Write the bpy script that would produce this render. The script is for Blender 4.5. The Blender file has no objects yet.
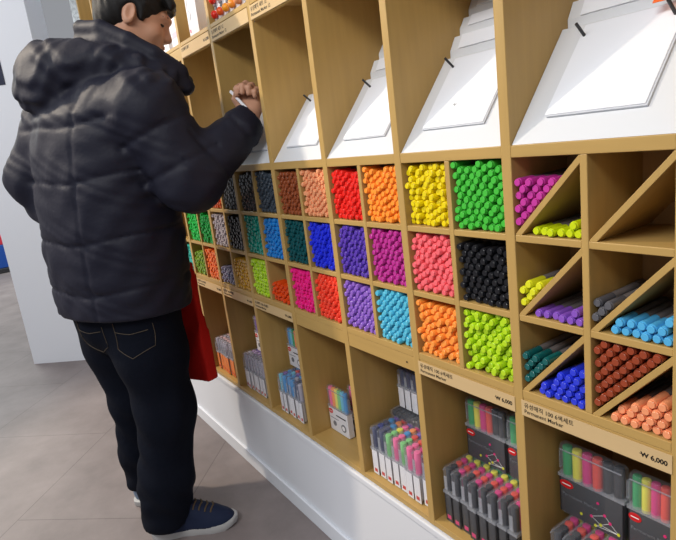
import bpy, math, random
import numpy as np
from mathutils import Vector, Matrix

random.seed(7); np.random.seed(7)
S = bpy.context.scene
COL = S.collection

# ---------------------------------------------------------------- camera
cam_d = bpy.data.cameras.new('camera'); cam = bpy.data.objects.new('camera', cam_d); COL.objects.link(cam)
cam_d.sensor_width = 36.0; cam_d.lens = 561.67 / 676 * 36; cam_d.clip_start = 0.02; cam_d.clip_end = 100
_yaw, _pit, _rol = -.998317, -.229967, -.124945
F = Vector((math.sin(_yaw)*math.cos(_pit), math.cos(_yaw)*math.cos(_pit), math.sin(_pit)))
R = F.cross(Vector((0, 0, 1))).normalized(); U = R.cross(F)
_c, _s = math.cos(_rol), math.sin(_rol)
R, U = R*_c + U*_s, R*(-_s) + U*_c
cam.matrix_world = Matrix(((R.x, U.x, -F.x, .6344), (R.y, U.y, -F.y, -.7680), (R.z, U.z, -F.z, 1.2877), (0, 0, 0, 1)))
S.camera = cam
S.view_settings.view_transform = 'Standard'; S.view_settings.look = 'None'
S.view_settings.exposure = -0.12; S.view_settings.gamma = 1.0; S.view_settings.use_curve_mapping = False

# ---------------------------------------------------------------- light
w = bpy.data.worlds.new('world'); S.world = w; w.use_nodes = True
w.node_tree.nodes['Background'].inputs[0].default_value = (.90, .93, 1.0, 1)
w.node_tree.nodes['Background'].inputs[1].default_value = 0.35

def area(name, loc, target, size, size_y, energy, color):
    l = bpy.data.lights.new(name, 'AREA'); l.shape = 'RECTANGLE'; l.size = size; l.size_y = size_y
    l.energy = energy; l.color = color
    o = bpy.data.objects.new(name, l); COL.objects.link(o); o.location = loc
    o.rotation_euler = (Vector(target) - Vector(loc)).to_track_quat('-Z', 'Y').to_euler()
    return o

def spot(name, loc, target, energy, color, angle=60, blend=.5, radius=.05):
    l = bpy.data.lights.new(name, 'SPOT'); l.energy = energy; l.color = color
    l.spot_size = math.radians(angle); l.spot_blend = blend; l.shadow_soft_size = radius
    o = bpy.data.objects.new(name, l); COL.objects.link(o); o.location = loc
    o.rotation_euler = (Vector(target) - Vector(loc)).to_track_quat('-Z', 'Y').to_euler()
    return o

area('ceiling_lamp_right', (.3, -2.1, 2.8), (-.1, 0, .9), 1.8, .6, 50, (1, .99, .97))
area('ceiling_lamp_middle', (-2.2, -2.9, 3.0), (-1.6, -.4, .3), 2.4, .8, 26, (.93, .96, 1))
area('fill_light_pillar', (-2.6, -2.3, 3.1), (-3.7, -.5, 1.2), 1.6, .6, 27, (.98, .98, 1))  # added fill light, no known fixture: brightens the white pillar
area('ceiling_lamp_far', (-7.0, -1.5, 3.0), (-7.0, -1.2, 0), 2.0, 2.0, 170, (.93, 1, .96))
spot('spot_lamp_warm', (-2.35, -1.75, 2.9), (-1.5, -.1, .9), 265, (1, .85, .66), 74, .5, .06)

# ---------------------------------------------------------------- materials
def s2l(c):
    return tuple(((x/12.92) if x <= .04045 else ((x+.055)/1.055)**2.4) for x in c)
def rgb(r, g, b): return s2l((r/255, g/255, b/255)) + (1,)

def mat(name, col, rough=.5, spec=.5, trans=0, metallic=0, bump=None, noise=None, coat=0, ior=None, sheen=0, alpha=None):
    m = bpy.data.materials.new(name); m.use_nodes = True
    nt = m.node_tree; b = nt.nodes['Principled BSDF']
    b.inputs['Base Color'].default_value = col; b.inputs['Roughness'].default_value = rough
    b.inputs['Specular IOR Level'].default_value = spec; b.inputs['Metallic'].default_value = metallic
    b.inputs['Transmission Weight'].default_value = trans; b.inputs['Coat Weight'].default_value = coat
    if sheen: b.inputs['Sheen Weight'].default_value = sheen
    if ior: b.inputs['IOR'].default_value = ior
    if alpha is not None: b.inputs['Alpha'].default_value = alpha
    tc = nt.nodes.new('ShaderNodeTexCoord')
    if noise:       # (scale xyz, amount, detail)
        mp = nt.nodes.new('ShaderNodeMapping'); mp.inputs['Scale'].default_value = noise[0]
        n = nt.nodes.new('ShaderNodeTexNoise'); n.inputs['Detail'].default_value = noise[2]; n.inputs['Scale'].default_value = 1
        mx = nt.nodes.new('ShaderNodeMix'); mx.data_type = 'RGBA'; mx.blend_type = 'MIX'
        a = noise[1]
        mx.inputs[6].default_value = tuple(min(1, c*(1-a)) for c in col[:3]) + (1,)
        mx.inputs[7].default_value = tuple(min(1, c*(1+a)) for c in col[:3]) + (1,)
        nt.links.new(tc.outputs['Object'], mp.inputs[0]); nt.links.new(mp.outputs[0], n.inputs['Vector'])
        nt.links.new(n.outputs[0], mx.inputs[0]); nt.links.new(mx.outputs[2], b.inputs['Base Color'])
    if bump:        # (scale, strength, distance)
        n2 = nt.nodes.new('ShaderNodeTexNoise'); n2.inputs['Scale'].default_value = bump[0]; n2.inputs['Detail'].default_value = 4
        bp = nt.nodes.new('ShaderNodeBump'); bp.inputs['Strength'].default_value = bump[1]; bp.inputs['Distance'].default_value = bump[2]
        nt.links.new(tc.outputs['Object'], n2.inputs['Vector']); nt.links.new(n2.outputs[0], bp.inputs['Height'])
        nt.links.new(bp.outputs[0], b.inputs['Normal'])
    return m

WOOD_C = rgb(186, 152, 90)
wood_v = mat('beech_vertical', WOOD_C, .42, .4, noise=((60, 60, 5), .13, 4))
wood_h = mat('beech_horizontal', WOOD_C, .42, .4, noise=((5, 60, 60), .13, 4))
wood_back = mat('beech_back_panel', rgb(178, 140, 92), .5, .3, noise=((50, 50, 4), .12, 3))
strip_m = mat('pale_label_strip', rgb(207, 178, 132), .5, .3, noise=((4, 60, 60), .06, 3))
ink = mat('black_print', rgb(28, 24, 22), .5, .3)
white_lam = mat('white_laminate', rgb(220, 223, 228), .35, .4)
white_paint = mat('white_painted_wood', rgb(226, 229, 236), .45, .4, bump=(30, .05, .002))
paper = mat('white_paper', rgb(236, 239, 246), .7, .2)
paper_edge = mat('grey_paper_edge', rgb(200, 204, 212), .7, .2)
peg_m = mat('black_peg', rgb(38, 38, 42), .4, .5)
orange_m = mat('orange_card', rgb(240, 110, 50), .5, .3)
white_plain = mat('white_plaster', rgb(225, 228, 234), .7, .2)
grey_plain = mat('pale_grey_plaster', rgb(196, 194, 192), .7, .2)

# floor: large smooth stone-look tiles
def floor_mat():
    m = bpy.data.materials.new('stone_floor'); m.use_nodes = True; nt = m.node_tree; b = nt.nodes['Principled BSDF']
    tc = nt.nodes.new('ShaderNodeTexCoord')
    n = nt.nodes.new('ShaderNodeTexNoise'); n.inputs['Scale'].default_value = 3.2; n.inputs['Detail'].default_value = 9; n.inputs['Roughness'].default_value = .65
    r = nt.nodes.new('ShaderNodeValToRGB'); r.color_ramp.elements[0].position = .3; r.color_ramp.elements[1].position = .72
    r.color_ramp.elements[0].color = rgb(116, 107, 106); r.color_ramp.elements[1].color = rgb(143, 133, 132)
    mp = nt.nodes.new('ShaderNodeMapping'); mp.inputs['Rotation'].default_value = (0, 0, math.radians(222.2)); mp.inputs['Location'].default_value = (-.06, .21, 0)
    br = nt.nodes.new('ShaderNodeTexBrick'); br.offset = .5
    br.inputs['Scale'].default_value = 1; br.inputs['Brick Width'].default_value = 1.3; br.inputs['Row Height'].default_value = .67
    br.inputs['Mortar Size'].default_value = .0022; br.inputs['Mortar Smooth'].default_value = .3
    br.inputs['Color1'].default_value = (1, 1, 1, 1); br.inputs['Color2'].default_value = (.95, .95, .95, 1); br.inputs['Mortar'].default_value = (.62, .6, .6, 1)
    mx = nt.nodes.new('ShaderNodeMix'); mx.data_type = 'RGBA'; mx.blend_type = 'MULTIPLY'; mx.inputs[0].default_value = 1
    nt.links.new(tc.outputs['Object'], n.inputs['Vector']); nt.links.new(n.outputs[0], r.inputs[0])
    nt.links.new(tc.outputs['Object'], mp.inputs[0]); nt.links.new(mp.outputs[0], br.inputs['Vector'])
    nt.links.new(r.outputs[0], mx.inputs[6]); nt.links.new(br.outputs[0], mx.inputs[7]); nt.links.new(mx.outputs[2], b.inputs['Base Color'])
    b.inputs['Roughness'].default_value = .5; b.inputs['Specular IOR Level'].default_value = .35
    return m

# ---------------------------------------------------------------- mesh helpers
class MB:
    def __init__(s): s.v = []; s.f = []; s.mi = []
    def add(s, vs, fs, mi=0):
        o = len(s.v); s.v += [tuple(v) for v in vs]; s.f += [tuple(i+o for i in f) for f in fs]; s.mi += [mi]*len(fs); return s
    def box(s, x0, x1, y0, y1, z0, z1, mi=0):
        vs = [(x0,y0,z0),(x1,y0,z0),(x1,y1,z0),(x0,y1,z0),(x0,y0,z1),(x1,y0,z1),(x1,y1,z1),(x0,y1,z1)]
        return s.add(vs, [(0,3,2,1),(4,5,6,7),(0,1,5,4),(1,2,6,5),(2,3,7,6),(3,0,4,7)], mi)
    def rev(s, prof, n=12, axis='y', c=(0,0,0), mi=0, caps=True):
        # prof: list of (t, r) along the axis
        vs = []
        for t, r in prof:
            for k in range(n):
                a = 2*math.pi*k/n; p, q = r*math.cos(a), r*math.sin(a)
                vs.append({'y': (c[0]+p, c[1]+t, c[2]-q), 'z': (c[0]+p, c[1]+q, c[2]+t), 'x': (c[0]+t, c[1]+p, c[2]+q)}[axis])
        fs = []
        for i in range(len(prof)-1):
            for k in range(n):
                k2 = (k+1) % n
                fs.append((i*n+k, i*n+k2, (i+1)*n+k2, (i+1)*n+k))
        if caps:
            fs.append(tuple(reversed(range(n)))); fs.append(tuple((len(prof)-1)*n+k for k in range(n)))
        return s.add(vs, fs, mi)
    def tube(s, pts, r, n=8, mi=0):
        pts = [Vector(p) for p in pts]; vs = []; fs = []
        rr = r if isinstance(r, (list, tuple)) else [r]*len(pts)
        up = Vector((0, 0, 1))
        for i, p in enumerate(pts):
            d = (pts[min(i+1, len(pts)-1)] - pts[max(i-1, 0)]).normalized()
            a = d.cross(up if abs(d.z) < .95 else Vector((1, 0, 0))).normalized(); b = a.cross(d)
            for k in range(n):
                t = 2*math.pi*k/n; vs.append(p + a*rr[i]*math.cos(t) + b*rr[i]*math.sin(t))
        for i in range(len(pts)-1):
            for k in range(n):
                k2 = (k+1) % n; fs.append((i*n+k, (i+1)*n+k, (i+1)*n+k2, i*n+k2))
        fs.append(tuple(range(n))); fs.append(tuple(reversed([(len(pts)-1)*n+k for k in range(n)])))
        return s.add(vs, fs, mi)
    def mesh(s, name, mats, smooth=False):
        me = bpy.data.meshes.new(name); me.from_pydata(s.v, [], s.f)
        for m in (mats if isinstance(mats, (list, tuple)) else [mats]): me.materials.append(m)
        me.polygons.foreach_set('material_index', s.mi)
        if smooth:
            me.polygons.foreach_set('use_smooth', [True]*len(me.polygons)); 
        me.update(); return me
    def build(s, name, mats, parent=None, smooth=False, bevel=0, sharp=None):
        me = s.mesh(name, mats, smooth)
        if sharp is not None: me.set_sharp_from_angle(angle=math.radians(sharp))
        o = bpy.data.objects.new(name, me); COL.objects.link(o)
        if parent: o.parent = parent
        if bevel:
            b = o.modifiers.new('bevel', 'BEVEL'); b.width = bevel; b.segments = 2; b.limit_method = 'ANGLE'; b.angle_limit = math.radians(40)
        return o

def tag(o, label=None, cat=None, group=None, kind=None):
    if label: o['label'] = label
    if cat: o['category'] = cat
    if group: o['group'] = group
    if kind: o['kind'] = kind
    return o
def empty(name, loc=(0,0,0), rot=(0,0,0)):
    o = bpy.data.objects.new(name, None); COL.objects.link(o); o.location = loc; o.rotation_euler = rot; o.empty_display_size = .02
    return o
def kids(o): return CH.get(o.name, [])
CH = {}
def copy_tree(o, children):
    c = o.copy(); COL.objects.link(c); out = []
    for ch, sub in children:
        d = ch.copy(); COL.objects.link(d); d.parent = c
        for g in sub:
            e = g.copy(); COL.objects.link(e); e.parent = d
    return c
def text(body, size, loc, rot, m, name, parent, thick=.0002, align='LEFT', bold=0.0, sx=1.0):
    cu = bpy.data.curves.new(name, 'FONT'); cu.body = body; cu.size = size; cu.extrude = thick; cu.align_x = align; cu.offset = bold
    cu.resolution_u = 3
    o = bpy.data.objects.new(name, cu); COL.objects.link(o)
    bpy.context.view_layer.update()
    me = bpy.data.meshes.new_from_object(o); bpy.data.objects.remove(o); 
    me.materials.clear(); me.materials.append(m)
    t = bpy.data.objects.new(name, me); COL.objects.link(t); t.location = loc; t.rotation_euler = rot; t.scale = (sx, 1, 1)
    if parent: t.parent = parent
    return t

# ---------------------------------------------------------------- setting
fl = MB().box(-12, 3.5, -6, .9, -.1, 0).build('floor', floor_mat()); tag(fl, kind='structure')
wb = MB().box(-3.2, 3.5, .305, .42, 0, 3.0).build('wall_back', white_plain); tag(wb, kind='structure')
wl_m = mat('white_embossed_panel', rgb(226, 230, 236), .6, .3)
nt = wl_m.node_tree; _b = nt.nodes['Principled BSDF']
_tc = nt.nodes.new('ShaderNodeTexCoord'); _v = nt.nodes.new('ShaderNodeTexVoronoi'); _v.feature = 'DISTANCE_TO_EDGE'; _v.inputs['Scale'].default_value = 26
_n = nt.nodes.new('ShaderNodeTexNoise'); _n.inputs['Scale'].default_value = 22; _n.inputs['Detail'].default_value = 3
_mv = nt.nodes.new('ShaderNodeMix'); _mv.data_type = 'VECTOR'; _mv.inputs[0].default_value = .12
nt.links.new(_tc.outputs['Object'], _mv.inputs[4]); nt.links.new(_n.outputs['Color'], _mv.inputs[5]); nt.links.new(_mv.outputs[1], _v.inputs['Vector'])
_r = nt.nodes.new('ShaderNodeValToRGB'); _r.color_ramp.elements[0].position = .02; _r.color_ramp.elements[1].position = .10
nt.links.new(_v.outputs[0], _r.inputs[0])
_bp = nt.nodes.new('ShaderNodeBump'); _bp.inputs['Distance'].default_value = .02; _bp.inputs['Strength'].default_value = 1
nt.links.new(_r.outputs[0], _bp.inputs['Height']); nt.links.new(_bp.outputs[0], _b.inputs['Normal'])
MX = MB().box(-4.4, -3.2, .305, .42, 0, 3.4).build('wall_end', wl_m); tag(MX, kind='structure')
# free-standing white pillar at the end of the shelf
pil = MB().box(0, .545, 0, .18, 0, 3.4).build('wall_left', [white_plain]); tag(pil, kind='structure')
pil.location = (-3.742, -.581, 0); pil.rotation_euler = (0, 0, math.atan2(.407, .347))
far = MB().box(-11.9, -11.7, -6, .9, 0, 3.2).build('wall_far', white_plain); tag(far, kind='structure')

# ---------------------------------------------------------------- display shelf
W = .28; P = lambda k: k*W
Z1b, Z1t = 1.2203, 1.2404      # board over the marker cells
Z2, Z3 = 1.0836, .9403         # thin shelves
Z4t = .8009; Z4b = .785        # board under the marker cells
ZL = .748                      # bottom of label rail
ZBt, ZBb = .366, .350          # bottom board
ZRb, ZRt = 1.622, 1.676        # top rail
HP, HT = .010, .006            # half widths of posts and thin dividers
DEP = .155
DB = .29
X0, X1 = -10, 2
shelf = empty('display_shelf', (0, 0, 0))
tag(shelf, 'long beech wood display shelf of open cells on a white plinth', 'shelf')
BV = .0012
for k in range(X0, X1+1):
    MB().box(P(k)-HP, P(k)+HP, 0, DB, ZBb, 2.25).build('upright', wood_v, shelf, bevel=BV)
for k in range(X0, X1):
    xm = P(k+.5)
    if k >= -8: MB().box(xm-HT, xm+HT, .001, DEP, Z4t, Z1b).build('thin_divider', wood_v, shelf, bevel=BV)
    MB().box(P(k)+HP, P(k+1)-HP, .0005, DB, Z1b, Z1t).build('shelf_board', wood_h, shelf, bevel=BV)
    MB().box(P(k)+HP, P(k+1)-HP, .0005, DB, Z4b, Z4t).build('shelf_board', wood_h, shelf, bevel=BV)
for z in (Z2, Z3):
    for k in range(-8, X1):
        for h in (0, 1):
            a = P(k)+HP if h == 0 else P(k+.5)+HT; b = P(k+.5)-HT if h == 0 else P(k+1)-HP
            o = MB().box(a, b, .0015, DEP, z-.006, z+.006)
            if h == 0: acc = o
            else:
                acc.box(a, b, .0015, DEP, z-.006, z+.006)
                acc.build('thin_shelf', wood_h, shelf, bevel=BV)
# long boards
MB().box(P(X0)+HP, P(X1)-HP, .0005, DB, ZBb, ZBt).build('bottom_board', wood_h, shelf, bevel=BV)
for k in range(X0, X1):
    MB().box(P(k)+HP, P(k+1)-HP, .0005, DB, ZRt-.0125, ZRt).build('top_board', wood_h, shelf, bevel=BV)
    MB().box(P(k)+HP, P(k+1)-HP, .0015, .014, ZRb, ZRt-.0132).build('label_rail', wood_h, shelf, bevel=.0006)
    MB().box(P(k)+HP, P(k+1)-HP, .0015, .014, ZL, Z4b-.0005).build('label_rail', wood_h, shelf, bevel=.0006)
MB().box(P(X0)-HP, P(X1)+HP, DB, DB+.01, ZBb, 2.25).build('back_panel', wood_back, shelf)
MB().box(P(-8), P(X1), DEP, DEP+.006, Z4t, Z1b).build('cell_back_panel', wood_back, shelf)
# white plinth
pl = MB().box(P(X0)-HP, P(X1)+HP, .004, DB, 0, ZBb-.001).build('plinth', white_paint, shelf)
MB().box(P(X0)-HP, P(X1)+HP, -.008, .004, ZBb-.022, ZBb-.003).build('plinth_ledge', white_paint, shelf, bevel=.003)
MB().box(P(X0)-HP, P(X1)+HP, -.006, .004, 0, .060).build('plinth_skirting', white_paint, shelf, bevel=.002)
# diagonal dividers of the two right-hand columns
cells_z = [(Z2+.006, Z1b), (Z3+.006, Z2-.006), (Z4t, Z3-.006)]
for (z0, z1) in cells_z:
    for (a, b) in ((P(0)+HP, P(.5)-HT), (P(.5)+HT, P(1)-HP)):
        t = .0125
        vs = []
        for y in (.002, DEP-.001):
            vs += [(a+.001, y, z0), (a+t, y, z0), (b, y, z1-t), (b, y, z1), (b-.0015, y, z1), (a+.001, y, z0+.002)]
        MB().add(vs, [(0,1,2,3,4,5), (11,10,9,8,7,6)] + [(i, i+6, (i+1) % 6+6, (i+1) % 6) for i in range(6)]).build('diagonal_divider', wood_v, shelf, bevel=BV)

# sloped white step boards in the big bins, one for each bin
TP = [(.003, 1.2406), (.150, 1.4195), (.1655, 1.4205), (.1655, 1.4355), (.182, 1.4645), (.199, 1.466), (.199, 1.481), (.214, 1.503), (.230, 1.505), (.230, 1.520), (.246, 1.548), (.262, 1.55), (.262, 1.565), (.286, 1.607)]
poly = TP + [(.288, 1.607), (.288, 1.2406)]
n = len(poly); cnt = len(poly)
ST = (1.4195-1.2406)/(.150-.003); NL = math.hypot(1, ST)
SN = Vector((0, -ST/NL, 1/NL)); SD = Vector((0, 1/NL, ST/NL))      # slope normal, slope direction up
binname = {1: 'beyond the right end of the view', 0: 'in the widest bin at the right edge', -1: 'in the bin above the yellow and green markers',
           -2: 'in the bin above the red and orange markers', -3: 'in the bin above the brown and peach markers',
           -4: 'in the bin the man reaches into', -5: 'in the bin behind the sleeve of the man'}
for k in range(-5, 1):
    a, b = P(k)+HP+.0006, P(k+1)-HP-.0006
    vs = [(a, y, z) for y, z in poly] + [(b, y, z) for y, z in poly]
    fs = [tuple(range(n-1, -1, -1)), tuple(range(n, 2*n))] + [(i, (i+1) % n, (i+1) % n+n, i+n) for i in range(n)]
    o = MB().add(vs, [tuple(reversed(f)) for f in fs]).build('stepped_paper_stand', white_lam, bevel=.0008)
    tag(o, 'white sloped stepped stand ' + binname.get(k, 'in a far bin hidden behind the man'), 'paper stand', 'sloped paper stands in the upper bins')
# pads of test paper pinned with black pegs
def pad(k, x0, x1, z0, z1, label, sheets=5, peg=True, skew=0):
    root = empty('paper_pad', (x0, TP[0][0], 1.2406)); tag(root, label, 'paper pad', 'test paper pads on the sloped stands')
    l0, l1 = (z0-1.2406)*NL/ST, (z1-1.2406)*NL/ST
    def slab(dx0, dx1, a, b, h0, h1, nm, m, sk=0):
        vs = []
        for h in (h0, h1):
            for x, l in ((dx0, a), (dx1, a), (dx1+sk, b), (dx0+sk, b)):
                p = SD*l + SN*h; vs.append((x, p.y, p.z))
        return MB().add(vs, [(3,2,1,0),(4,5,6,7),(0,1,5,4),(1,2,6,5),(2,3,7,6),(3,0,4,7)]).build(nm, m, root)
    wd = x1-x0
    slab(.003, wd+.003, l0-.003, l1-.002, .0006, .0040, 'paper_stack', paper_edge, skew)
    slab(0, wd, l0, l1, .0043, .0052, 'top_sheet', paper, skew)
    if peg:
        for px in (.006, wd-.012):
            p0 = SD*(l1-.022) + SN*.004; p1 = SD*(l1-.022) + SN*.033
            MB().tube([(px+skew, p0.y, p0.z), (px+skew, p1.y, p1.z)], .0026, 10).build('peg', peg_m, root, smooth=True, sharp=40)
    return root
pad(0, .056, .215, 1.279, 1.413, 'big blank white paper pad pinned in the bin at the right edge', skew=.004)
pad(-1, -.231, -.074, 1.281, 1.412, 'blank white paper pad with a tiny scribble above the yellow and green markers')
pad(-2, -.510, -.353, 1.279, 1.412, 'blank white paper pad in the bin above the red and orange markers')
pad(-3, -.790, -.632, 1.277, 1.412, 'blank white paper pad in the bin above the brown and peach markers')
pad(-4, -1.068, -.912, 1.277, 1.412, 'white paper pad in the bin the man writes in, mostly behind the sleeve')
# upper sheets lying on the steps
for k, nm in ((0, 'right edge bin'), (-1, 'bin above the yellow and green markers'), (-2, 'bin above the red and orange markers'), (-3, 'bin above the brown and peach markers')):
    for j, (y0, z0, y1, z1) in enumerate(((.1655, 1.4355, .182, 1.4645), (.199, 1.481, .214, 1.503), (.230, 1.520, .246, 1.548))):
        a, b = P(k)+.036, P(k+1)-.024
        d = Vector((0, y1-y0, z1-z0)).normalized(); nn = Vector((0, -d.z, d.y)); L = Vector((0, y1-y0, z1-z0)).length
        vs = []
        for h in (.0008, .003):
            for x, l in ((a, .001), (b, .001), (b, L-.001), (a, L-.001)):
                p = Vector((x, y0, z0)) + d*l + nn*h; vs.append(p)
        o = MB().add(vs, [(3,2,1,0),(4,5,6,7),(0,1,5,4),(1,2,6,5),(2,3,7,6),(3,0,4,7)]).build('paper_sheet', paper)
        tag(o, 'white sheet on the %s step, %s' % (('lowest', 'middle', 'highest')[j], nm), 'paper', 'paper sheets on the stand steps')
# orange card hanging on the right peg
p = Vector((0, TP[0][0], 1.2406)) + SD*((1.413-1.2406)*NL/ST-.022) + SN*.030
o = MB().box(-.026, .05, 0, .001, 0, .04).build('orange_card', orange_m)
o.location = (.208, p.y+.004, p.z+.004); o.rotation_euler = (math.radians(-40), 0, 0)
tag(o, 'bright orange card above the right peg of the big paper pad', 'card')

# small scribble on one pad
l = .10
q = Vector((-.172, TP[0][0], 1.2406)) + SD*.10 + SN*.0056
MB().tube([q, q+Vector((.004, 0, 0))+SD*.003, q+Vector((.005, 0, 0))-SD*.002, q+Vector((.009, 0, 0))+SD*.002], .0004, 5).build('scribble', ink, bpy.data.objects['paper_pad.001'])
bpy.data.objects['scribble'].matrix_parent_inverse = Matrix.Translation(-bpy.data.objects['paper_pad.001'].location)

# ---------------------------------------------------------------- label strips with print
def label_strip(k, zlo, zhi, lines, price, xa=.0, xb=.0):
    a, b = P(k)+HP-.003+xa, P(k+1)-HP+.002+xb
    o = MB().box(a, b, -.0012, -.0002, zlo, zhi).build('label_strip', strip_m, shelf)
    h = zhi-zlo
    ys = [zhi-h*.43, zhi-h*.80]
    for i, t in enumerate(lines):
        tt = text(t, h*(.36 if i == 0 else .34), (a+.006, -.0013, ys[i]), (math.pi/2, 0, 0), ink, 'print', o, bold=.0001)
    if price:
        pt = text(price, h*.36, (b-.006, -.0013, zlo+h*.36), (math.pi/2, 0, 0), ink, 'price', o, align='RIGHT', bold=.0003)
        xm_ = min(v.co.x for v in pt.data.vertices)
        MB().box(xm_-h*.04, xm_+h*.36, -.0003, 0, h*.13, h*.165).build('price_bar', ink, o).location = (b-.006, -.0013, zlo+h*.36)
L1 = ['유성매직 100 6색세트', 'Permanent Marker']
label_strip(0, .7505, .7815, L1, 'W 6,000')
label_strip(-1, .7505, .7815, L1, 'W 6,000')
for k in (-4, -5, -6): label_strip(k, .7505, .7815, L1, 'W 6,000')
for k in (-4, -5, -3): label_strip(k, 1.6245, 1.6610, ['유성매직 세트 12', 'Permanent Marker 12'] if k != -5 else ['유성매직 세트'], 'W 6,000' if k == -5 else None)
MB().rev([(0, .0022), (.001, .0018)], 10, 'y', (P(-1)-.035, -.0002, .766)).build('screw', ink, shelf)
MB().rev([(0, .0022), (.001, .0018)], 10, 'y', (P(-3)+.024, .0002, 1.618)).build('screw', ink, shelf)

# ---------------------------------------------------------------- markers
def plastic(name, c, rough=.28): return mat(name, c, rough, .5, coat=.25)
grey_barrel = mat('grey_plastic_barrel', rgb(118, 112, 112), .35, .5)
clear_ring = mat('pale_translucent_rim', rgb(190, 175, 175), .3, .5)
def marker_meshes(r, L, cap_m, nseg=12):
    """marker lying along +y, cap end towards -y, origin at the front end"""
    cap = MB().rev([(0, r*.70), (.0005, r*.77), (.0030, r*.79), (.0031, r*.66), (.0036, r*.66), (.0037, r*.91), (.0048, r*.96), (.006, r*.965), (.040, r*.965), (.0415, r*.95)], nseg, 'y').mesh('marker_cap', cap_m, True)
    cap.set_sharp_from_angle(angle=math.radians(25))
    bar = MB().rev([(.0416, r*.88), (L-.030, r*.88), (L-.0299, r*.96), (L-.004, r*.94), (L, r*.6)], nseg, 'y').mesh('marker_barrel', grey_barrel, True)
    bar.set_sharp_from_angle(angle=math.radians(38))
    one = MB().rev([(0, r*.70), (.0005, r*.77), (.0030, r*.78), (.0033, r*.90), (.0045, r*.955), (.044, r*.955), (.0441, r*.88), (L, r*.85)], max(8, nseg-2), 'y')
    fl_ = [1 if (i//max(8, nseg-2)) >= 6 else 0 for i in range(len(one.f))]
    one.mi = fl_; one.mi[-2] = 0; one.mi[-1] = 1
    om = one.mesh('marker_pen', [cap_m, grey_barrel], True); om.set_sharp_from_angle(angle=math.radians(38))
    return cap, bar, om

def pack_cell(x0, x1, z0, z1, r, fill, rng, floor=None, ceil=None, maxn=200, jit=0):
    """drop circles one by one on the lowest free spot"""
    pts = []
    floor = floor or (lambda x: z0+r); ceil = ceil or (lambda x: z1-r)
    top = z0 + (z1-z0)*fill
    miss = 0
    while miss < 12 and len(pts) < maxn:
        best = None
        for _ in range(26):
            x = rng.uniform(x0+r, x1-r)
            z = floor(x)
            for px, pz in pts:
                dx = abs(px-x)
                if dx < 2*r: z = max(z, pz+math.sqrt(4*r*r-dx*dx)+1e-5)
            if z <= min(ceil(x), top-r*.5) and (best is None or z < best[1]): best = (x, z)
        # slide down a bit sideways
        if best is None: miss += 1; continue
        x, z = best
        for st in (r*.3, r*.1, r*.03):
            for _ in range(14):
                moved = False
                for sgn in (-1, 1):
                    xx = x+sgn*st
                    if xx < x0+r or xx > x1-r: continue
                    zz = floor(xx)
                    for px, pz in pts:
                        dx = abs(px-xx)
                        if dx < 2*r: zz = max(zz, pz+math.sqrt(4*r*r-dx*dx)+1e-5)
                    if zz < z-1e-6 and zz <= ceil(xx): x, z = xx, zz; moved = True; break
                if not moved: break
        pts.append((x, z))
    return pts

C3 = {'yellow': (236, 214, 10), 'green': (70, 190, 62), 'orange': (255, 156, 52), 'red': (236, 44, 36), 'peach': (244, 166, 120), 'brown': (150, 78, 46),
      'charcoal': (62, 72, 84), 'dark grey': (66, 66, 68), 'burnt orange': (214, 98, 44), 'emerald': (30, 160, 70), 'teal': (26, 158, 140), 'blue': (34, 132, 214),
      'dark teal': (18, 82, 88), 'royal blue': (40, 54, 226), 'violet': (92, 62, 178), 'magenta': (190, 48, 150), 'salmon pink': (246, 108, 118), 'black': (26, 27, 32),
      'light grey': (186, 178, 188), 'bright green': (40, 196, 84), 'olive green': (126, 164, 44), 'apricot orange': (240, 124, 56), 'blue grey': (136, 134, 160), 'mustard': (196, 148, 40),
      'lime': (182, 220, 44), 'orange red': (226, 76, 22), 'hot pink': (242, 38, 140), 'coral red': (252, 78, 56), 'lilac': (148, 104, 206), 'sky blue': (86, 192, 224),
      'tangerine': (255, 158, 66), 'lime green': (186, 224, 34), 'turquoise': (40, 170, 160), 'aqua': (70, 200, 190)}
CM = {}
def cmat(n):
    if n not in CM: CM[n] = plastic(n.replace(' ', '_')+'_plastic', rgb(*C3[n]), .25 if n not in ('black', 'charcoal', 'dark grey') else .18)
    return CM[n]

ROWS = {1: (Z2+.006, Z1b), 2: (Z3+.006, Z2-.006), 3: (Z4t, Z3-.006)}
RN = {1: 'top row', 2: 'middle row', 3: 'bottom row'}
# (row, half-column index from the right, counted to the left of the first upright): colour, fill
CELLS = [
 (1, 1, 'green', 1, ), (1, 2, 'yellow', .97), (1, 3, 'orange', .95), (1, 4, 'red', .93), (1, 5, 'peach', 1), (1, 6, 'brown', 1), (1, 7, 'charcoal', 1), (1, 8, 'dark grey', 1), (1, 9, 'dark grey', .95), (1, 10, 'burnt orange', .9), (1, 11, 'emerald', .9), (1, 12, 'turquoise', .9),
 (2, 1, 'black', .88), (2, 2, 'salmon pink', 1), (2, 3, 'magenta', .97), (2, 4, 'violet', 1), (2, 5, 'royal blue', 1), (2, 6, 'dark teal', 1), (2, 7, 'blue', 1), (2, 8, 'teal', 1), (2, 9, 'black', .95), (2, 10, 'light grey', .95), (2, 11, 'emerald', .9), (2, 12, 'bright green', .9),
 (3, 1, 'lime green', 1), (3, 2, 'tangerine', .93), (3, 3, 'sky blue', 1), (3, 4, 'lilac', 1), (3, 5, 'coral red', 1), (3, 6, 'hot pink', 1), (3, 7, 'orange red', .5), (3, 8, 'lime', .97), (3, 9, 'mustard', .85), (3, 10, 'blue grey', .5), (3, 11, 'apricot orange', .9), (3, 12, 'olive green', .75), (3, 13, 'aqua', .85)]
LML = {}
REST = []
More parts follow.
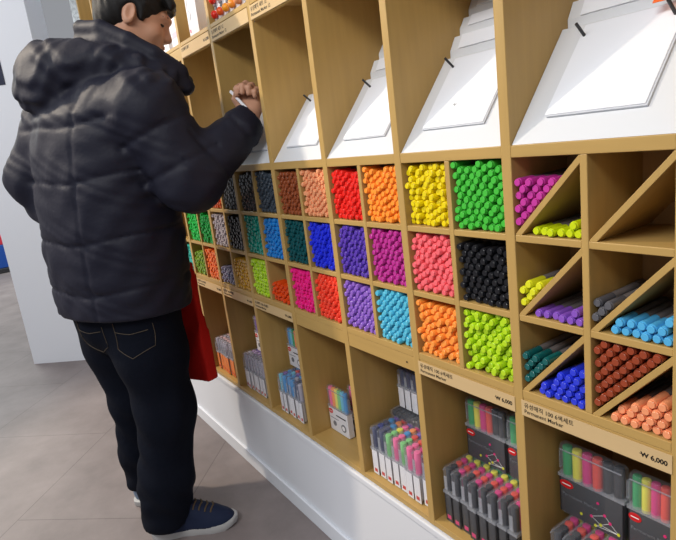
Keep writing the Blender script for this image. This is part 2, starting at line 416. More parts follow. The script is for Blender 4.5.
def put_markers(pts, cname, label, group, r, detailed, rng, L=.138, yj=.006, y0=.012, nseg=12):
    key = (cname, r, nseg)
    if key not in LML: LML[key] = marker_meshes(r, L, cmat(cname), nseg)
    cap, bar, om = LML[key]
    proto = None
    for (x, z) in pts:
        y = y0 + rng.uniform(-yj, yj)
        roll = rng.uniform(0, 6.28)
        if detailed:
            if proto is None:
                proto = empty('marker_pen'); tag(proto, label, 'marker', group)
                c = bpy.data.objects.new('cap', cap); COL.objects.link(c); c.parent = proto
                d = bpy.data.objects.new('barrel', bar); COL.objects.link(d); d.parent = proto
                o = proto; pk = [(c, []), (d, [])]
            else: o = copy_tree(proto, pk)
        else:
            if proto is None:
                proto = bpy.data.objects.new('marker_pen', om); COL.objects.link(proto); tag(proto, label, 'marker', group); o = proto
            else:
                o = proto.copy(); COL.objects.link(o)
        o.location = (x, y, z); o.rotation_euler = (0, roll, 0)
for (row, col, cname, fill) in CELLS:
    z0, z1 = ROWS[row]
    xr = P(-(col-1)*.5) - (HP if col % 2 == 1 else HT); xl = P(-col*.5) + (HT if col % 2 == 1 else HP)
    rng = random.Random(row*100+col)
    r = .0076
    pts = pack_cell(xl+.0004, xr-.0004, z0+.0003, z1-.0003, r, fill, rng)
    det = col <= 4
    nth = {1: 'right of the yellow, pink or orange ones'}
    lab = '%s marker pen with round cap end, packed in the %s of cells' % (cname, RN[row])
    if cname == 'black': lab = 'black marker pen with round cap end, in the cell right of the pink markers'
    if col > 1: REST.append((pts, cname, r, rng, 12 if col <= 4 else 8, .010 if cname == 'yellow' else .006, .007 if cname in ('yellow', 'tangerine') else .0035)); continue
    put_markers(pts, cname, lab, '%s markers in the %s of cells' % (cname, RN[row]), r, det, rng, nseg=16, y0=.006, yj=.008 if cname == 'lime green' else .0035)

# right-hand cells with diagonal dividers
C3.update({'magenta pink': (196, 58, 158), 'acid yellow': (204, 222, 20), 'bright yellow': (226, 228, 40), 'purple': (138, 86, 196), 'slate grey': (92, 92, 98), 'light blue': (84, 178, 230), 'deep teal': (20, 96, 96), 'cobalt blue': (44, 62, 222), 'russet brown': (152, 66, 38), 'light peach': (246, 158, 112), 'dark orange': (206, 92, 30)})
RR = .0076
def tri(row, c, side, cname, label, maxn, fill=1.0, seed=1, y0=.004, yj=.0035):
    z0, z1 = ROWS[row]
    a, b = (P(0)+HP, P(.5)-HT) if c == 0 else (P(.5)+HT, P(1)-HP)
    rng = random.Random(seed)
    t = .0125; sl = (z1-t-z0)/(b-a-t); k = math.hypot(1, sl)
    if side == 'up':      # resting on the upper face of the diagonal
        s2 = (z1-z0)/(b-a)
        fl_ = lambda x: max(z0+RR, z0+.003+(x-a)*s2+RR*math.hypot(1, s2))
        pts = pack_cell(a+.0006, b-.001, z0, z1-.0005, RR, fill, rng, floor=fl_, maxn=maxn)
    else:
        cl = lambda x: z0+(x-a-t)*sl-RR*k-.0008
        pts = []; z = z0+RR+.0004; rr_ = 0
        while len(pts) < maxn and rr_ < 8:
            x = b-.0006-RR-(RR+.0002 if rr_ % 2 else 0)
            while x > a+t+RR*.5 and z <= cl(x) and len(pts) < maxn: pts.append((x, z)); x -= 2*RR+.0004
            z += RR*1.745; rr_ += 1
    put_markers(pts, cname, label, cname+' markers beside the diagonal divider', RR, True, rng, y0=y0, yj=yj, nseg=16)
tri(1, 0, 'up', 'magenta pink', 'magenta marker pen heaped on the slanted divider right of the green markers', 16, seed=3)
tri(1, 0, 'dn', 'acid yellow', 'acid yellow marker pen lying in a single row below the magenta heap', 7, seed=5)
tri(2, 0, 'up', 'bright yellow', 'bright yellow marker pen on the slanted divider right of the black markers', 6, seed=2)
tri(2, 0, 'dn', 'purple', 'purple marker pen with grey barrel lying in a row under the slanted divider', 7, seed=8)
tri(2, 1, 'up', 'slate grey', 'slate grey marker pen with grey barrel above the light blue markers', 4, seed=2)
tri(2, 1, 'dn', 'light blue', 'light blue marker pen piled under the slanted divider at the right edge', 12, seed=4)
tri(3, 0, 'up', 'deep teal', 'deep teal marker pen on the slanted divider above the cobalt blue ones', 9, seed=6)
tri(3, 0, 'dn', 'cobalt blue', 'cobalt blue marker pen piled under the slanted divider right of the lime ones', 20, seed=1)
tri(3, 1, 'up', 'russet brown', 'russet brown marker pen filling the upper half of the cell at the right edge', 40, seed=9)
tri(3, 1, 'dn', 'light peach', 'light peach marker pen piled under the slanted divider below the brown markers', 17, seed=7)
# every smaller-looking marker further along, as one uncountable mass
ALL = MB(); amats = [grey_barrel]; aidx = {}
for pts, cname, r, rng, ns, y0, yj in REST:
    if cname not in aidx: aidx[cname] = len(amats); amats.append(cmat(cname))
    for x, z in pts:
        y = y0+rng.uniform(-yj, yj)
        ALL.rev([(0, r*.70), (.0005, r*.77), (.0030, r*.78), (.0033, r*.90), (.0045, r*.955), (.044, r*.955)], ns, 'y', (x, y, z), aidx[cname])
        ALL.rev([(.0441, r*.88), (.138, r*.85)], ns, 'y', (x, y, z), 0)
rest = ALL.build('marker_pens', amats, None, True, sharp=25)
tag(rest, 'hundreds of coloured marker pens filling the cells left of the green and black ones', 'markers', kind='stuff')

# ---------------------------------------------------------------- packs of markers
def case_mat():
    m = mat('clear_plastic_case', rgb(190, 195, 205), .10, .8, alpha=.13); return m
case_m = case_mat(); rim_m = mat('clear_plastic_rim', rgb(190, 194, 205), .15, .8, alpha=.34)
card_black = mat('black_card', rgb(34, 34, 38), .45, .4); card_white = mat('white_card', rgb(236, 236, 242), .5, .4)
logo_red = mat('red_logo', rgb(206, 28, 34), .4, .4); print_white = mat('white_print', rgb(235, 235, 235), .5, .3); print_grey = mat('grey_print', rgb(120, 122, 128), .5, .3)
dot_pink = mat('pink_dot', rgb(222, 50, 120), .5, .3); dot_yel = mat('yellow_dot', rgb(214, 216, 60), .5, .3)
PC = {'g': (34, 158, 92), 'y': (226, 222, 70), 'm': (214, 46, 130), 'r': (230, 76, 62), 'k': (40, 40, 46), 'p': (246, 112, 168), 'o': (250, 152, 86), 'Y': (244, 226, 110), 'G': (132, 208, 130), 'b': (70, 150, 214), 'B': (54, 66, 150), 'v': (128, 96, 180), 'V': (176, 150, 200), 'n': (66, 70, 104), 's': (178, 174, 190), 'c': (110, 196, 222), 'O': (236, 110, 30), 'l': (176, 206, 70), 'e': (226, 186, 190)}
PM = {}
def pm(c):
    if c not in PM: PM[c] = plastic('pen_colour_'+c, rgb(*PC[c]))
    return PM[c]
PMESH = {}
def make_pack(colors, style, w, h=.146, d=.0215, rot=False, graphic=True):
    """origin: bottom front left corner, face towards -y; rot: turned so that its narrow side faces the front"""
    key = (colors, style, w, h, d, graphic)
    if key not in PMESH:
        root = empty('marker_pack'); root.location = (0, 0, -50)
        ch = []
        hs = h*.54 if style != 'tall' else h*.50
        # clear case, a rounded shell with a rim band
        e = .003; vs = []; n_ = 0
        prof = []
        for cx, cy, a0 in ((w-.006, .006, -90), (w-.006, d-.006, 0), (.006, d-.006, 90), (.006, .006, 180)):
            for k in range(4): a = math.radians(a0+k*30); prof.append((cx+.006*math.cos(a), cy+.006*math.sin(a)))
        m_ = len(prof); c = MB()
        def ring(sc, z): return [((x-w/2)*sc[0]+w/2, (y-d/2)*sc[1]+d/2, z) for x, y in prof]
        lv = [((.96, .84), 0), ((1, 1), .004), ((1, 1), h-.008), ((.97, .86), h-.001), ((.93, .7), h)]
        vv = []
        for sc, z in lv: vv += ring(sc, z)
        fs = [(i*m_+k, i*m_+(k+1) % m_, (i+1)*m_+(k+1) % m_, (i+1)*m_+k) for i in range(len(lv)-1) for k in range(m_)]
        fs += [tuple(reversed(range(m_))), tuple(range((len(lv)-1)*m_, len(lv)*m_))]
        c.add(vv, fs, 0)
        case = c.build('case', [case_m, rim_m], root, True, sharp=50)
        rm = MB().box(-.0012, w+.0012, -.0010, d+.0006, hs-.001, hs+.006)
        rm.box(-.0025, -.0005, d*.3, d*.7, h*.62, h*.86); rm.box(w+.0005, w+.0025, d*.3, d*.7, h*.62, h*.86)
        rm.box(.004, w-.004, -.0012, .0005, h-.012, h-.009)
        rmo = rm.build('case_rim', rim_m, root, bevel=.0006)
        ch += [(case, []), (rmo, [])]
        nn = len(colors); pitch = (w-.008)/nn; r = min(pitch*.49, d*.44)
        for i, cl in enumerate(colors):
            x = .004+pitch*(i+.5)
            body = MB().rev([(.004, r*.5), (.008, r*.8), (hs*.98, r*.85), (hs, r)], 12, 'z', (x, d/2, 0), 1)
            body.rev([(hs, r), (h-.007, r), (h-.005, r*.9), (h-.0045, r*.75)], 12, 'z', (x, d/2, 0), 0)
            pn = body.build('pen', [pm(cl), card_black if style == 'black' else card_white], root, True, sharp=40); ch.append((pn, []))
        cm_ = card_black if style == 'black' else card_white
        card = MB().box(.002, w-.002, .0006, .0014, .003, hs-.002).box(.0012, .0020, .001, d-.001, .003, hs-.002).box(w-.0020, w-.0012, .001, d-.001, .003, hs-.002).build('card', cm_, root)
        subs = []
        if graphic:
            lg = MB(); ell = [(w*.13+w*.11*math.cos(t), -.0006, hs*.83+hs*.10*math.sin(t)) for t in [k*math.pi/10 for k in range(20)]]
            lg.add(ell+[(x, .0006, z) for x, _, z in ell], [tuple(range(19, -1, -1))]+[(k, (k+1) % 20, 20+(k+1) % 20, 20+k) for k in range(20)], 0)
            lg.box(w*.06, w*.20, -.0008, -.0006, hs*.82, hs*.845, 1)
            subs.append(lg.build('logo', [logo_red, print_white], card))
            pmat = print_white if style == 'black' else ink
            if style == 'black':
                subs.append(text('Permanent Marker', h*.065, (w*.06, -.0006, hs*.52), (math.pi/2, 0, 0), print_grey, 'print', card))
                g = MB()
                P3 = [(.52, .30), (.66, .18), (.80, .34), (.92, .16), (.72, .48), (.58, .10)]
                for a, b in ((0,1),(1,2),(2,3),(2,4),(0,4),(1,5),(5,3),(1,3)):
                    g.tube([(w*P3[a][0], -.0002, hs*P3[a][1]), (w*P3[b][0], -.0002, hs*P3[b][1])], .0004, 4, 0)
                for i, (a, b) in enumerate(P3): g.rev([(-.0008, .0030), (.0005, .0030)], 10, 'y', (w*a, 0, hs*b), 1+i % 2)
                g.rev([(-.0008, .0028), (.0005, .0028)], 10, 'y', (w*.62, 0, hs*.72), 1)
                g.rev([(-.0008, .0028), (.0005, .0028)], 10, 'y', (w*.36, 0, hs*.22), 2)
                subs.append(g.build('graphic', [print_white, dot_pink, dot_yel], card))
            else:
                g = MB()
                g.rev([(-.0006, .013), (.0005, .013)], 18, 'y', (w*.74, 0, hs*.34), 0); g.rev([(-.0009, .008), (.0005, .008)], 16, 'y', (w*.74, 0, hs*.34), 1)
                g.rev([(-.0006, .009), (.0005, .009)], 14, 'y', (w*.28, 0, hs*.36), 0); g.box(w*.4, w*.9, -.0005, .0005, hs*.72, hs*.76, 2)
                g.box(w*.06, w*.5, -.0005, .0005, hs*.56, hs*.58, 0)
                subs.append(g.build('graphic', [print_grey, card_white, ink], card))
        else:
            subs.append(MB().box(.0009, .00115, d*.25, d*.75, .010, .020).box(w-.00115, w-.0009, d*.25, d*.75, .010, .020).build('logo', dot_pink if style == 'black' else logo_red, card))
        ch.append((card, subs))
        PMESH[key] = (root, ch, False)
        return root, ch
    root, ch, _ = PMESH[key]
    return copy_tree(root, ch), ch
def place_pack(colors, style, w, x, y, z, label, group, rot=False, tilt=0, h=.146, graphic=True, d=.0215):
    r_, _ = make_pack(colors, style, w, h=h, graphic=graphic, d=d)
    r_.location = (x, y, z); r_.rotation_euler = (0, 0, 0)
    if rot: r_.rotation_euler = (0, 0, -math.pi/2); r_.location = (x, y+w, z)     # face towards -x, last pen in front
    r_['label'] = label; r_['category'] = 'marker pack'
    if group: r_['group'] = group
    elif 'group' in r_: del r_['group']
    return r_
ZF = ZBt+.0004
def row(colorsets, style, w, x0, pitch, n_, label, group, y=.018, h=.146, d=.0215, rng=random.Random(5)):
    for i in range(n_):
        place_pack(colorsets[i % len(colorsets)], style, w, x0+i*pitch, y+rng.uniform(-.003, .004), ZF, label, group, True, h=h, graphic=False, d=d)
# with face towards -x the front pen (nearest -y) is the last letter
row(['gymrkk', 'gymrkk'], 'black', .110, .040, .0262, 8, 'black and clear marker pack standing edge-on under the pair at the right edge', 'edge-on black packs at the right edge', d=.0235)
row(['gymrkk', 'gymrmk'], 'black', .110, -.252, .0272, 8, 'black and clear marker pack standing edge-on in the second bin from right', 'edge-on black packs in the second bin from the right', d=.0235)
ZS = ZF+.1466
place_pack('gymrkk', 'black', .132, .022, .080, ZS, 'whole black pack with green to red markers, on edge-on packs at right edge', None, h=.150)
place_pack('gymrkk', 'black', .104, .1600, .080, ZS, 'black pack cut by the right edge, green to red markers showing', None, h=.150)
place_pack('gymrkk', 'black', .116, -.240, .098, ZS, 'black pack standing on edge-on packs, left one of the second bin', None, h=.150)
place_pack('gymrkk', 'black', .104, -.119, .098, ZS, 'black pack standing on edge-on packs, partly hidden behind the upright, second bin', None, h=.150)
sets = ['mvbnBn', 'yrobnn', 'bvpyGG', 'ymobpp', 'mbvrGG', 'gvbrpp', 'vbgymp', 'ybrmvs']
rng = random.Random(3)
labs = ['dark blue fronted clear marker pack at the left of the rainbow row', 'second rainbow row pack, navy at its front edge', 'rainbow row pack with green front pen, third from the left', 'rainbow row pack with pink front pen, fourth from the left',
        'rainbow row pack with green front pen, right of the pink fourth one', 'rainbow row pack with pink front pen, sixth from the left', 'rainbow row pack with pale pink front pen, seventh from the left', 'grey fronted rainbow row pack partly behind the upright']
for i, c_ in enumerate(sets):
    place_pack(c_, 'white', .125, -.529+i*.0288, .018+rng.uniform(-.003, .004), ZF, labs[i], 'edge-on rainbow packs', True, graphic=False, d=.0245)
for i in range(3):
    place_pack('nnnn', 'white', .10, -.512+i*.027, .118, ZS+.0235, ('clear pack of two white pens edge-on above the rainbow row, left one', 'clear pack edge-on above the rainbow row, middle one', 'clear pack edge-on above the rainbow row, nearest the upright')[i], 'upper packs above the rainbow row', True, h=.118, d=.0235)
lp_ = place_pack('kkkkkk', 'black', .125, -.530, .240, ZS, 'black pack lying flat on the rainbow row under the clear packs', None)
lp_.rotation_euler = (math.pi/2, 0, 0)
place_pack('poYGcb', 'white', .106, -.826, .070, ZF, 'single pack of pastel highlighters with white card and red logo', None, h=.156)
place_pack('ppopYp', 'white', .085, -.775, .115, ZF, 'pink highlighter pack standing behind the single pastel pack', None, h=.155)
for i in range(6):
    place_pack(['ebnbvc', 'sbrcbb', 'nbcvbb', 'bvebsb', 'sbbcnn', 'bbvvss'][i], 'white', .115, -1.066+i*.0262, .018+rng.uniform(-.003, .003), ZF, 'blue and grey marker pack standing edge-on, fourth bin row left of the pastel pack', 'edge-on blue packs', True, graphic=False)
place_pack('bcgorp', 'white', .098, -1.085, .085, ZS, 'white card pack with blue and green pens, on the edge-on blue packs', None)
for i in range(7):
    place_pack('vVvVss', 'white', .115, -1.362+i*.0250, .018+rng.uniform(-.003, .003), ZF, 'grey and purple marker pack standing edge-on, left of the blue ones', 'edge-on purple packs', True, graphic=False)
place_pack('vVsvVs', 'white', .090, -1.325, .072, ZS, 'white card pack with purple pens, on the edge-on purple packs', None)
for i in range(7):
    r_ = place_pack('eseses', 'orange', .115, -1.640+i*.0250, .018+rng.uniform(-.003, .003), ZF, 'pack with orange lower half standing edge-on, beside the red bag', 'edge-on orange packs', True, graphic=False)
    for ch_ in r_.children:
        if ch_.name.startswith('card'):
            if i == 0: ch_.data.materials[0] = mat('orange_card_sleeve', rgb(240, 130, 34), .5, .4)

# upper shelf goods
ZU = ZRt+.0004
bp = empty('knob_cap_set', (-1.104, .016, ZU)); tag(bp, 'white card set of round red, orange and brown knobs on the upper board', 'stationery set')
MB().box(0, .246, .004, .02, 0, .12).build('card', card_white, bp, bevel=.001)
bc = [(228, 44, 24), (236, 92, 28), (248, 160, 30), (246, 150, 50), (220, 140, 96), (84, 44, 36)]
for j in range(2):
    for i in range(6):
        x = .016+i*.043; z = .022+j*.042
        if j == 0:
            kn = MB().rev([(-.0105*math.cos(t), max(.0006, .0125*math.sin(t))) for t in [k*math.pi/8 for k in range(9)]], 14, 'y', (x, -.006, z)).build('knob', mat('knob_colour', rgb(*bc[i]), .3, .5), bp, True)
        else:
            c2 = bc[max(0, i-1)]
            MB().rev([(-.0105*math.cos(t), max(.0006, .0125*math.sin(t))) for t in [k*math.pi/8 for k in range(9)]], 14, 'y', (x, -.006, z)).build('knob', mat('knob_colour', rgb(*c2), .3, .5), bp, True)
        MB().box(x-.005, x+.005, -.001, .004, z+.014, z+.028).build('grey_label', rim_m if False else print_grey, bp)
        MB().tube([(x, -.002, .001+j*.045), (x, -.002, z-.010)], .004, 8).build('stem', clear_ring, bp, True)
bx = empty('white_box', (-1.305, .008, ZU)); tag(bx, 'tall white box with a faint grey curl and pink spot left of the knob set', 'box')
MB().box(0, .086, 0, .085, 0, .22).build('carton', card_white, bx, bevel=.001)
MB().box(.0862, .0870, .045, .075, .030, .075).build('blue_label', mat('blue_print', rgb(30, 90, 190), .4, .4), bx)
MB().tube([(.020+.012*math.sin(t*1.3), -.0004, .05+.012*t) for t in [k*.5 for k in range(16)]], .0012, 5).build('curl_print', mat('faint_grey_print', rgb(196, 198, 210), .5, .3), bx)
MB().box(.008, .016, -.0006, 0, .012, .022).build('pink_spot', dot_pink, bx)
bx2 = empty('white_box', (-1.66, .012, ZU)); tag(bx2, 'white box with pale pink and lilac print behind the nose of the man', 'box')
MB().box(0, .12, 0, .06, 0, .15).build('carton', card_white, bx2, bevel=.001)
MB().tube([(.03+.02*math.sin(t*1.7), -.0004, .03+.012*t) for t in [k*.5 for k in range(18)]], .002, 5).build('curl_print', mat('lilac_print', rgb(206, 170, 206), .5, .3), bx2)
bx3 = empty('white_box', (-1.50, .012, ZU)); tag(bx3, 'white box with pale pink print between the face and the wooden upright', 'box')
MB().box(0, .07, 0, .06, 0, .15).build('carton', card_white, bx3, bevel=.001)
MB().box(.01, .06, -.0006, 0, .03, .05).build('pink_spot', mat('pale_pink_print', rgb(236, 190, 206), .5, .3), bx3)
# far things past the pillar
sh_b = empty('blue_display', (-9.05, -.64, 0)); tag(sh_b, 'blue and red stand on a dark base far away at the left edge', 'display stand')
MB().box(-.5, .5, -.3, .3, 0, .07).build('base', peg_m, sh_b, bevel=.01)
MB().box(-.48, .48, -.28, .28, .07, .40).build('body', mat('blue_laminate', rgb(24, 70, 150), .4, .4), sh_b, bevel=.01)
MB().box(-.48, .48, -.28, .28, .40, .52).build('top', mat('red_laminate', rgb(190, 40, 60), .4, .4), sh_b, bevel=.01)
# dark poster on the pillar
ps = MB().box(0, .3, -.004, 0, 0, .42).build('poster', mat('dark_navy_poster', rgb(34, 38, 62), .5, .3), None); tag(ps, 'dark navy poster on the white pillar at the left edge', 'poster')
ps.location = (-3.742, -.581, 1.86); ps.rotation_euler = (0, 0, math.atan2(.407, .347))
ps.location = ps.location + Vector((.761, -.649, 0))*.0005

# ---------------------------------------------------------------- the man (implicit surfaces turned into continuous meshes)
def V3(*a): return np.array(a, float)
class Field:
    def __init__(s, xs, ys, zs):
        s.xs, s.ys, s.zs = xs, ys, zs; s.d = np.full((len(xs), len(ys), len(zs)), 1.0, np.float32)
    def sl(s, lo, hi):
        r = []
        for ax, l, h in zip((s.xs, s.ys, s.zs), lo, hi):
            a, b = np.searchsorted(ax, l), np.searchsorted(ax, h); r.append(slice(max(0, a-1), min(len(ax), b+1)))
        return tuple(r)
    def grid(s, sl):
        return s.xs[sl[0]][:, None, None], s.ys[sl[1]][None, :, None], s.zs[sl[2]][None, None, :]
    def comb(s, sl, d, k, sub=False):
        a = s.d[sl]
        if sub:
            d = -d; h = np.clip(.5-.5*(a-d)/k, 0, 1) if k else (d > a)
            if k: s.d[sl] = a*(1-h)+d*h+k*h*(1-h)
            else: s.d[sl] = np.maximum(a, d)
        else:
            h = np.clip(.5+.5*(a-d)/k, 0, 1); s.d[sl] = a*(1-h)+d*h-k*h*(1-h)
    def cap(s, a, b, ra, rb=None, k=.02, sub=False):
        a, b = np.array(a, float), np.array(b, float); rb = ra if rb is None else rb; m = max(ra, rb)+k*1.5+.02
        sl = s.sl(np.minimum(a, b)-m, np.maximum(a, b)+m); X, Y, Z = s.grid(sl)
        ba = b-a; L = max((ba**2).sum(), 1e-12)
        t = np.clip(((X-a[0])*ba[0]+(Y-a[1])*ba[1]+(Z-a[2])*ba[2])/L, 0, 1)
        d = np.sqrt((X-a[0]-t*ba[0])**2+(Y-a[1]-t*ba[1])**2+(Z-a[2]-t*ba[2])**2)-(ra+(rb-ra)*t)
        s.comb(sl, d, k, sub)
    def path(s, pts, rs, k=.02):
        for i in range(len(pts)-1): s.cap(pts[i], pts[i+1], rs[i], rs[i+1], k)
    def ell(s, c, ax, r, k=.02, sub=False):
        c = np.array(c, float); ax = np.array(ax, float); m = max(r)+k*1.5+.02
        sl = s.sl(c-m, c+m); X, Y, Z = s.grid(sl); q = 0; g = 0
        for i in range(3):
            e = (X-c[0])*ax[i][0]+(Y-c[1])*ax[i][1]+(Z-c[2])*ax[i][2]; q = q+(e/r[i])**2; g = g+(e/r[i]**2)**2
        q = np.sqrt(q); d = q*(q-1)/np.sqrt(g+1e-12)
        s.comb(sl, d, k, sub)
    def mesh(s, name, m):
        d = s.d; sg = d < 0
        nx, ny, nz = d.shape
        c = np.zeros((nx-1, ny-1, nz-1), np.int8)
        for i in (0, 1):
            for j in (0, 1):
                for k in (0, 1): c += sg[i:nx-1+i, j:ny-1+j, k:nz-1+k]
        act = np.argwhere((c > 0) & (c < 8)); idx = np.full(c.shape, -1, np.int64); idx[tuple(act.T)] = np.arange(len(act))
        acc = np.zeros((len(act), 3)); cn = np.zeros(len(act)); A = act
        for ax in range(3):
            o = [0, 1, 2]; o.remove(ax)
            for p in (0, 1):
                for q in (0, 1):
                    off = np.zeros(3, int); off[o[0]] = p; off[o[1]] = q
                    i0 = A+off; i1 = i0.copy(); i1[:, ax] += 1
                    v0 = d[tuple(i0.T)]; v1 = d[tuple(i1.T)]; msk = (v0 < 0) != (v1 < 0)
                    t = np.where(msk, v0/(v0-v1+1e-12), 0); pt = off[None, :].astype(float).repeat(len(A), 0); pt[:, ax] += t
                    acc[msk] += pt[msk]; cn += msk
        acc /= cn[:, None]; g = A+acc
        vs = np.stack([np.interp(g[:, i], np.arange(len(a)), a) for i, a in enumerate((s.xs, s.ys, s.zs))], 1)
        fs = []
        for ax in range(3):
            o = [(ax+1) % 3, (ax+2) % 3]
            s0 = np.moveaxis(sg, ax, 0); e = np.argwhere(s0[:-1] != s0[1:])
            full = np.zeros_like(e); oth = [a for a in range(3) if a != ax]
            full[:, ax] = e[:, 0]; full[:, oth[0]] = e[:, 1]; full[:, oth[1]] = e[:, 2]
            ok = (full[:, o[0]] > 0) & (full[:, o[1]] > 0) & (full[:, o[0]] < d.shape[o[0]]-1) & (full[:, o[1]] < d.shape[o[1]]-1); full = full[ok]
            q = []
            for da, db in ((1, 1), (0, 1), (0, 0), (1, 0)):
                f_ = full.copy(); f_[:, o[0]] -= da; f_[:, o[1]] -= db; q.append(idx[tuple(f_.T)])
            q = np.stack(q, 1); ins = sg[tuple(full.T)]; q[~ins] = q[~ins][:, ::-1]; q = q[:, [0, 3, 2, 1]] if True else q
            fs.append(q)
        fs = np.concatenate(fs); fs = fs[(fs >= 0).all(1)][:, ::-1]
        me = bpy.data.meshes.new(name); me.from_pydata(vs.tolist(), [], fs.tolist()); me.materials.append(m)
        me.polygons.foreach_set('use_smooth', [True]*len(me.polygons)); me.update()
        return me
def ar(a, b, h): return np.arange(a, b+h, h)
BR = V3(.925, .38, 0); BF = V3(-.38, .925, 0)        # the man's right and forward
UP = V3(0, 0, 1)
skin = mat('warm_skin', rgb(196, 148, 122), .5, .35, bump=(220, .05, .001))
hair_m = mat('black_hair', rgb(17, 15, 16), .6, .3, bump=(320, .5, .002))
jk_m = mat('navy_black_nylon', rgb(26, 27, 42), .62, .28, bump=(70, .3, .003))
jeans_m = mat('dark_indigo_denim', rgb(14, 18, 29), .85, .1, bump=(60, .25, .006))
shoe_m = mat('navy_canvas', rgb(28, 38, 64), .75, .25, bump=(300, .3, .001))
sole_m = mat('off_white_rubber', rgb(180, 180, 180), .5, .4)
lace_m = mat('brown_lace', rgb(88, 74, 58), .7, .2)
grey_canvas = mat('grey_blue_canvas', rgb(112, 126, 146), .75, .25)
stitch_m = mat('tan_stitching', rgb(84, 74, 62), .7, .2)
bag_m = mat('red_cloth', rgb(190, 26, 18), .75, .2, bump=(14, .4, .02))

HC = V3(-1.168, -.212, 1.700)                         # head centre
yawf = V3(.30, .95, 0); yawf /= np.linalg.norm(yawf)
HFd = yawf*math.cos(math.radians(24)) - UP*math.sin(math.radians(24)); HRt = np.cross(HFd, UP); HRt /= np.linalg.norm(HRt); HUp = np.cross(HRt, HFd)
def H(r, f, u): return HC+HRt*r+HFd*f+HUp*u
WR = V3(-.957, .008, 1.366)                           # right wrist
LKR, LKL = V3(-1.190, -.350, .47), V3(-1.405, -.405, .46)
HIPR, HIPL = V3(-1.20, -.355, .86), V3(-1.39, -.425, .85)
ANR, ANL = V3(-1.222, -.415, .085), V3(-1.470, -.420, .085)

xs = ar(-1.62, -.86, .0042); ys = ar(-.66, .12, .0042); zs = np.concatenate([ar(.05, 1.33, .016), ar(1.345, 1.93, .0042)])
B = Field(xs, ys, zs)
# trunk, legs and arms inside the clothes
B.path([(-1.31, -.40, .90), (-1.28, -.39, 1.12), (-1.235, -.37, 1.38)], [.13, .12, .125], .05)
for hp, kn, an in ((HIPR, LKR, ANR), (HIPL, LKL, ANL)): B.path([hp, kn, an], [.072, .052, .038], .04)
SHR, ELR = V3(-1.00, -.275, 1.435), V3(-.968, -.202, 1.225)
SHL, ELL, WRL = V3(-1.40, -.445, 1.43), V3(-1.475, -.50, 1.20), V3(-1.42, -.25, 1.14)
B.path([(-1.235, -.37, 1.40), SHR, ELR, WR], [.09, .055, .042, .026], .03)
B.path([(-1.235, -.37, 1.40), SHL, ELL, WRL], [.09, .055, .042, .028], .03)
B.path([WRL, WRL+V3(.02, .06, -.03)], [.028, .034], .02)
for i in range(4): B.path([WRL+V3(-.02+.018*i, .07, -.02), WRL+V3(-.02+.018*i, .115, -.05), WRL+V3(-.015+.018*i, .10, -.09)], [.010, .009, .008], .006)
B.path([WRL+V3(.03, .05, -.02), WRL+V3(.055, .085, -.05)], [.011, .009], .008)
# neck and head
B.path([(-1.20, -.31, 1.50), H(0, -.045, -.07)], [.066, .058], .03)
B.ell(H(0, -.012, .035), [HRt, HFd, HUp], (.076, .096, .098), .02)
B.ell(H(0, .030, -.035), [HRt, HFd, HUp], (.060, .064, .082), .03)
B.ell(H(0, .062, -.088), [HRt, HFd, HUp], (.028, .026, .024), .03)       # chin
B.path([H(.048, -.01, -.060), H(.022, .055, -.092)], [.020, .018], .03); B.path([H(-.048, -.01, -.060), H(-.022, .055, -.092)], [.020, .018], .03)
B.path([H(0, .084, .012), H(0, .104, -.022)], [.009, .0125], .014)             # nose bridge and tip
B.ell(H(.011, .096, -.028), [HRt, HFd, HUp], (.008, .010, .008), .008); B.ell(H(-.011, .096, -.028), [HRt, HFd, HUp], (.008, .010, .008), .008)
B.path([H(-.034, .078, .030), H(0, .091, .028), H(.034, .078, .030)], [.010, .009, .010], .014)   # brow ridge
B.ell(H(.042, .062, -.024), [HRt, HFd, HUp], (.020, .020, .020), .02); B.ell(H(-.042, .062, -.024), [HRt, HFd, HUp], (.020, .020, .020), .02)  # cheeks
for sg_ in (1, -1): B.ell(H(sg_*.031, .092, .006), [HRt, HFd, HUp], (.015, .012, .011), .010, True)    # eye sockets
B.path([H(-.018, .086, -.054), H(0, .094, -.052), H(.018, .086, -.054)], [.005, .0068, .005], .006)    # lips
B.path([H(-.016, .085, -.064), H(0, .092, -.065), H(.016, .085, -.064)], [.005, .0072, .005], .006)
B.ell(H(0, .096, -.059), [HRt, HFd, HUp], (.020, .006, .0016), .003, True)
for sg_ in (1, -1):     # ears
    e0 = H(sg_*.076, -.012, -.002)
    B.ell(e0, [HRt*.9+HFd*-.35*sg_, HFd*.94+HRt*.3*sg_, HUp], (.010, .019, .032), .008)
    B.ell(e0+HRt*sg_*.010+HFd*.002+HUp*.004, [HRt, HFd, HUp], (.008, .010, .019), .005, True)
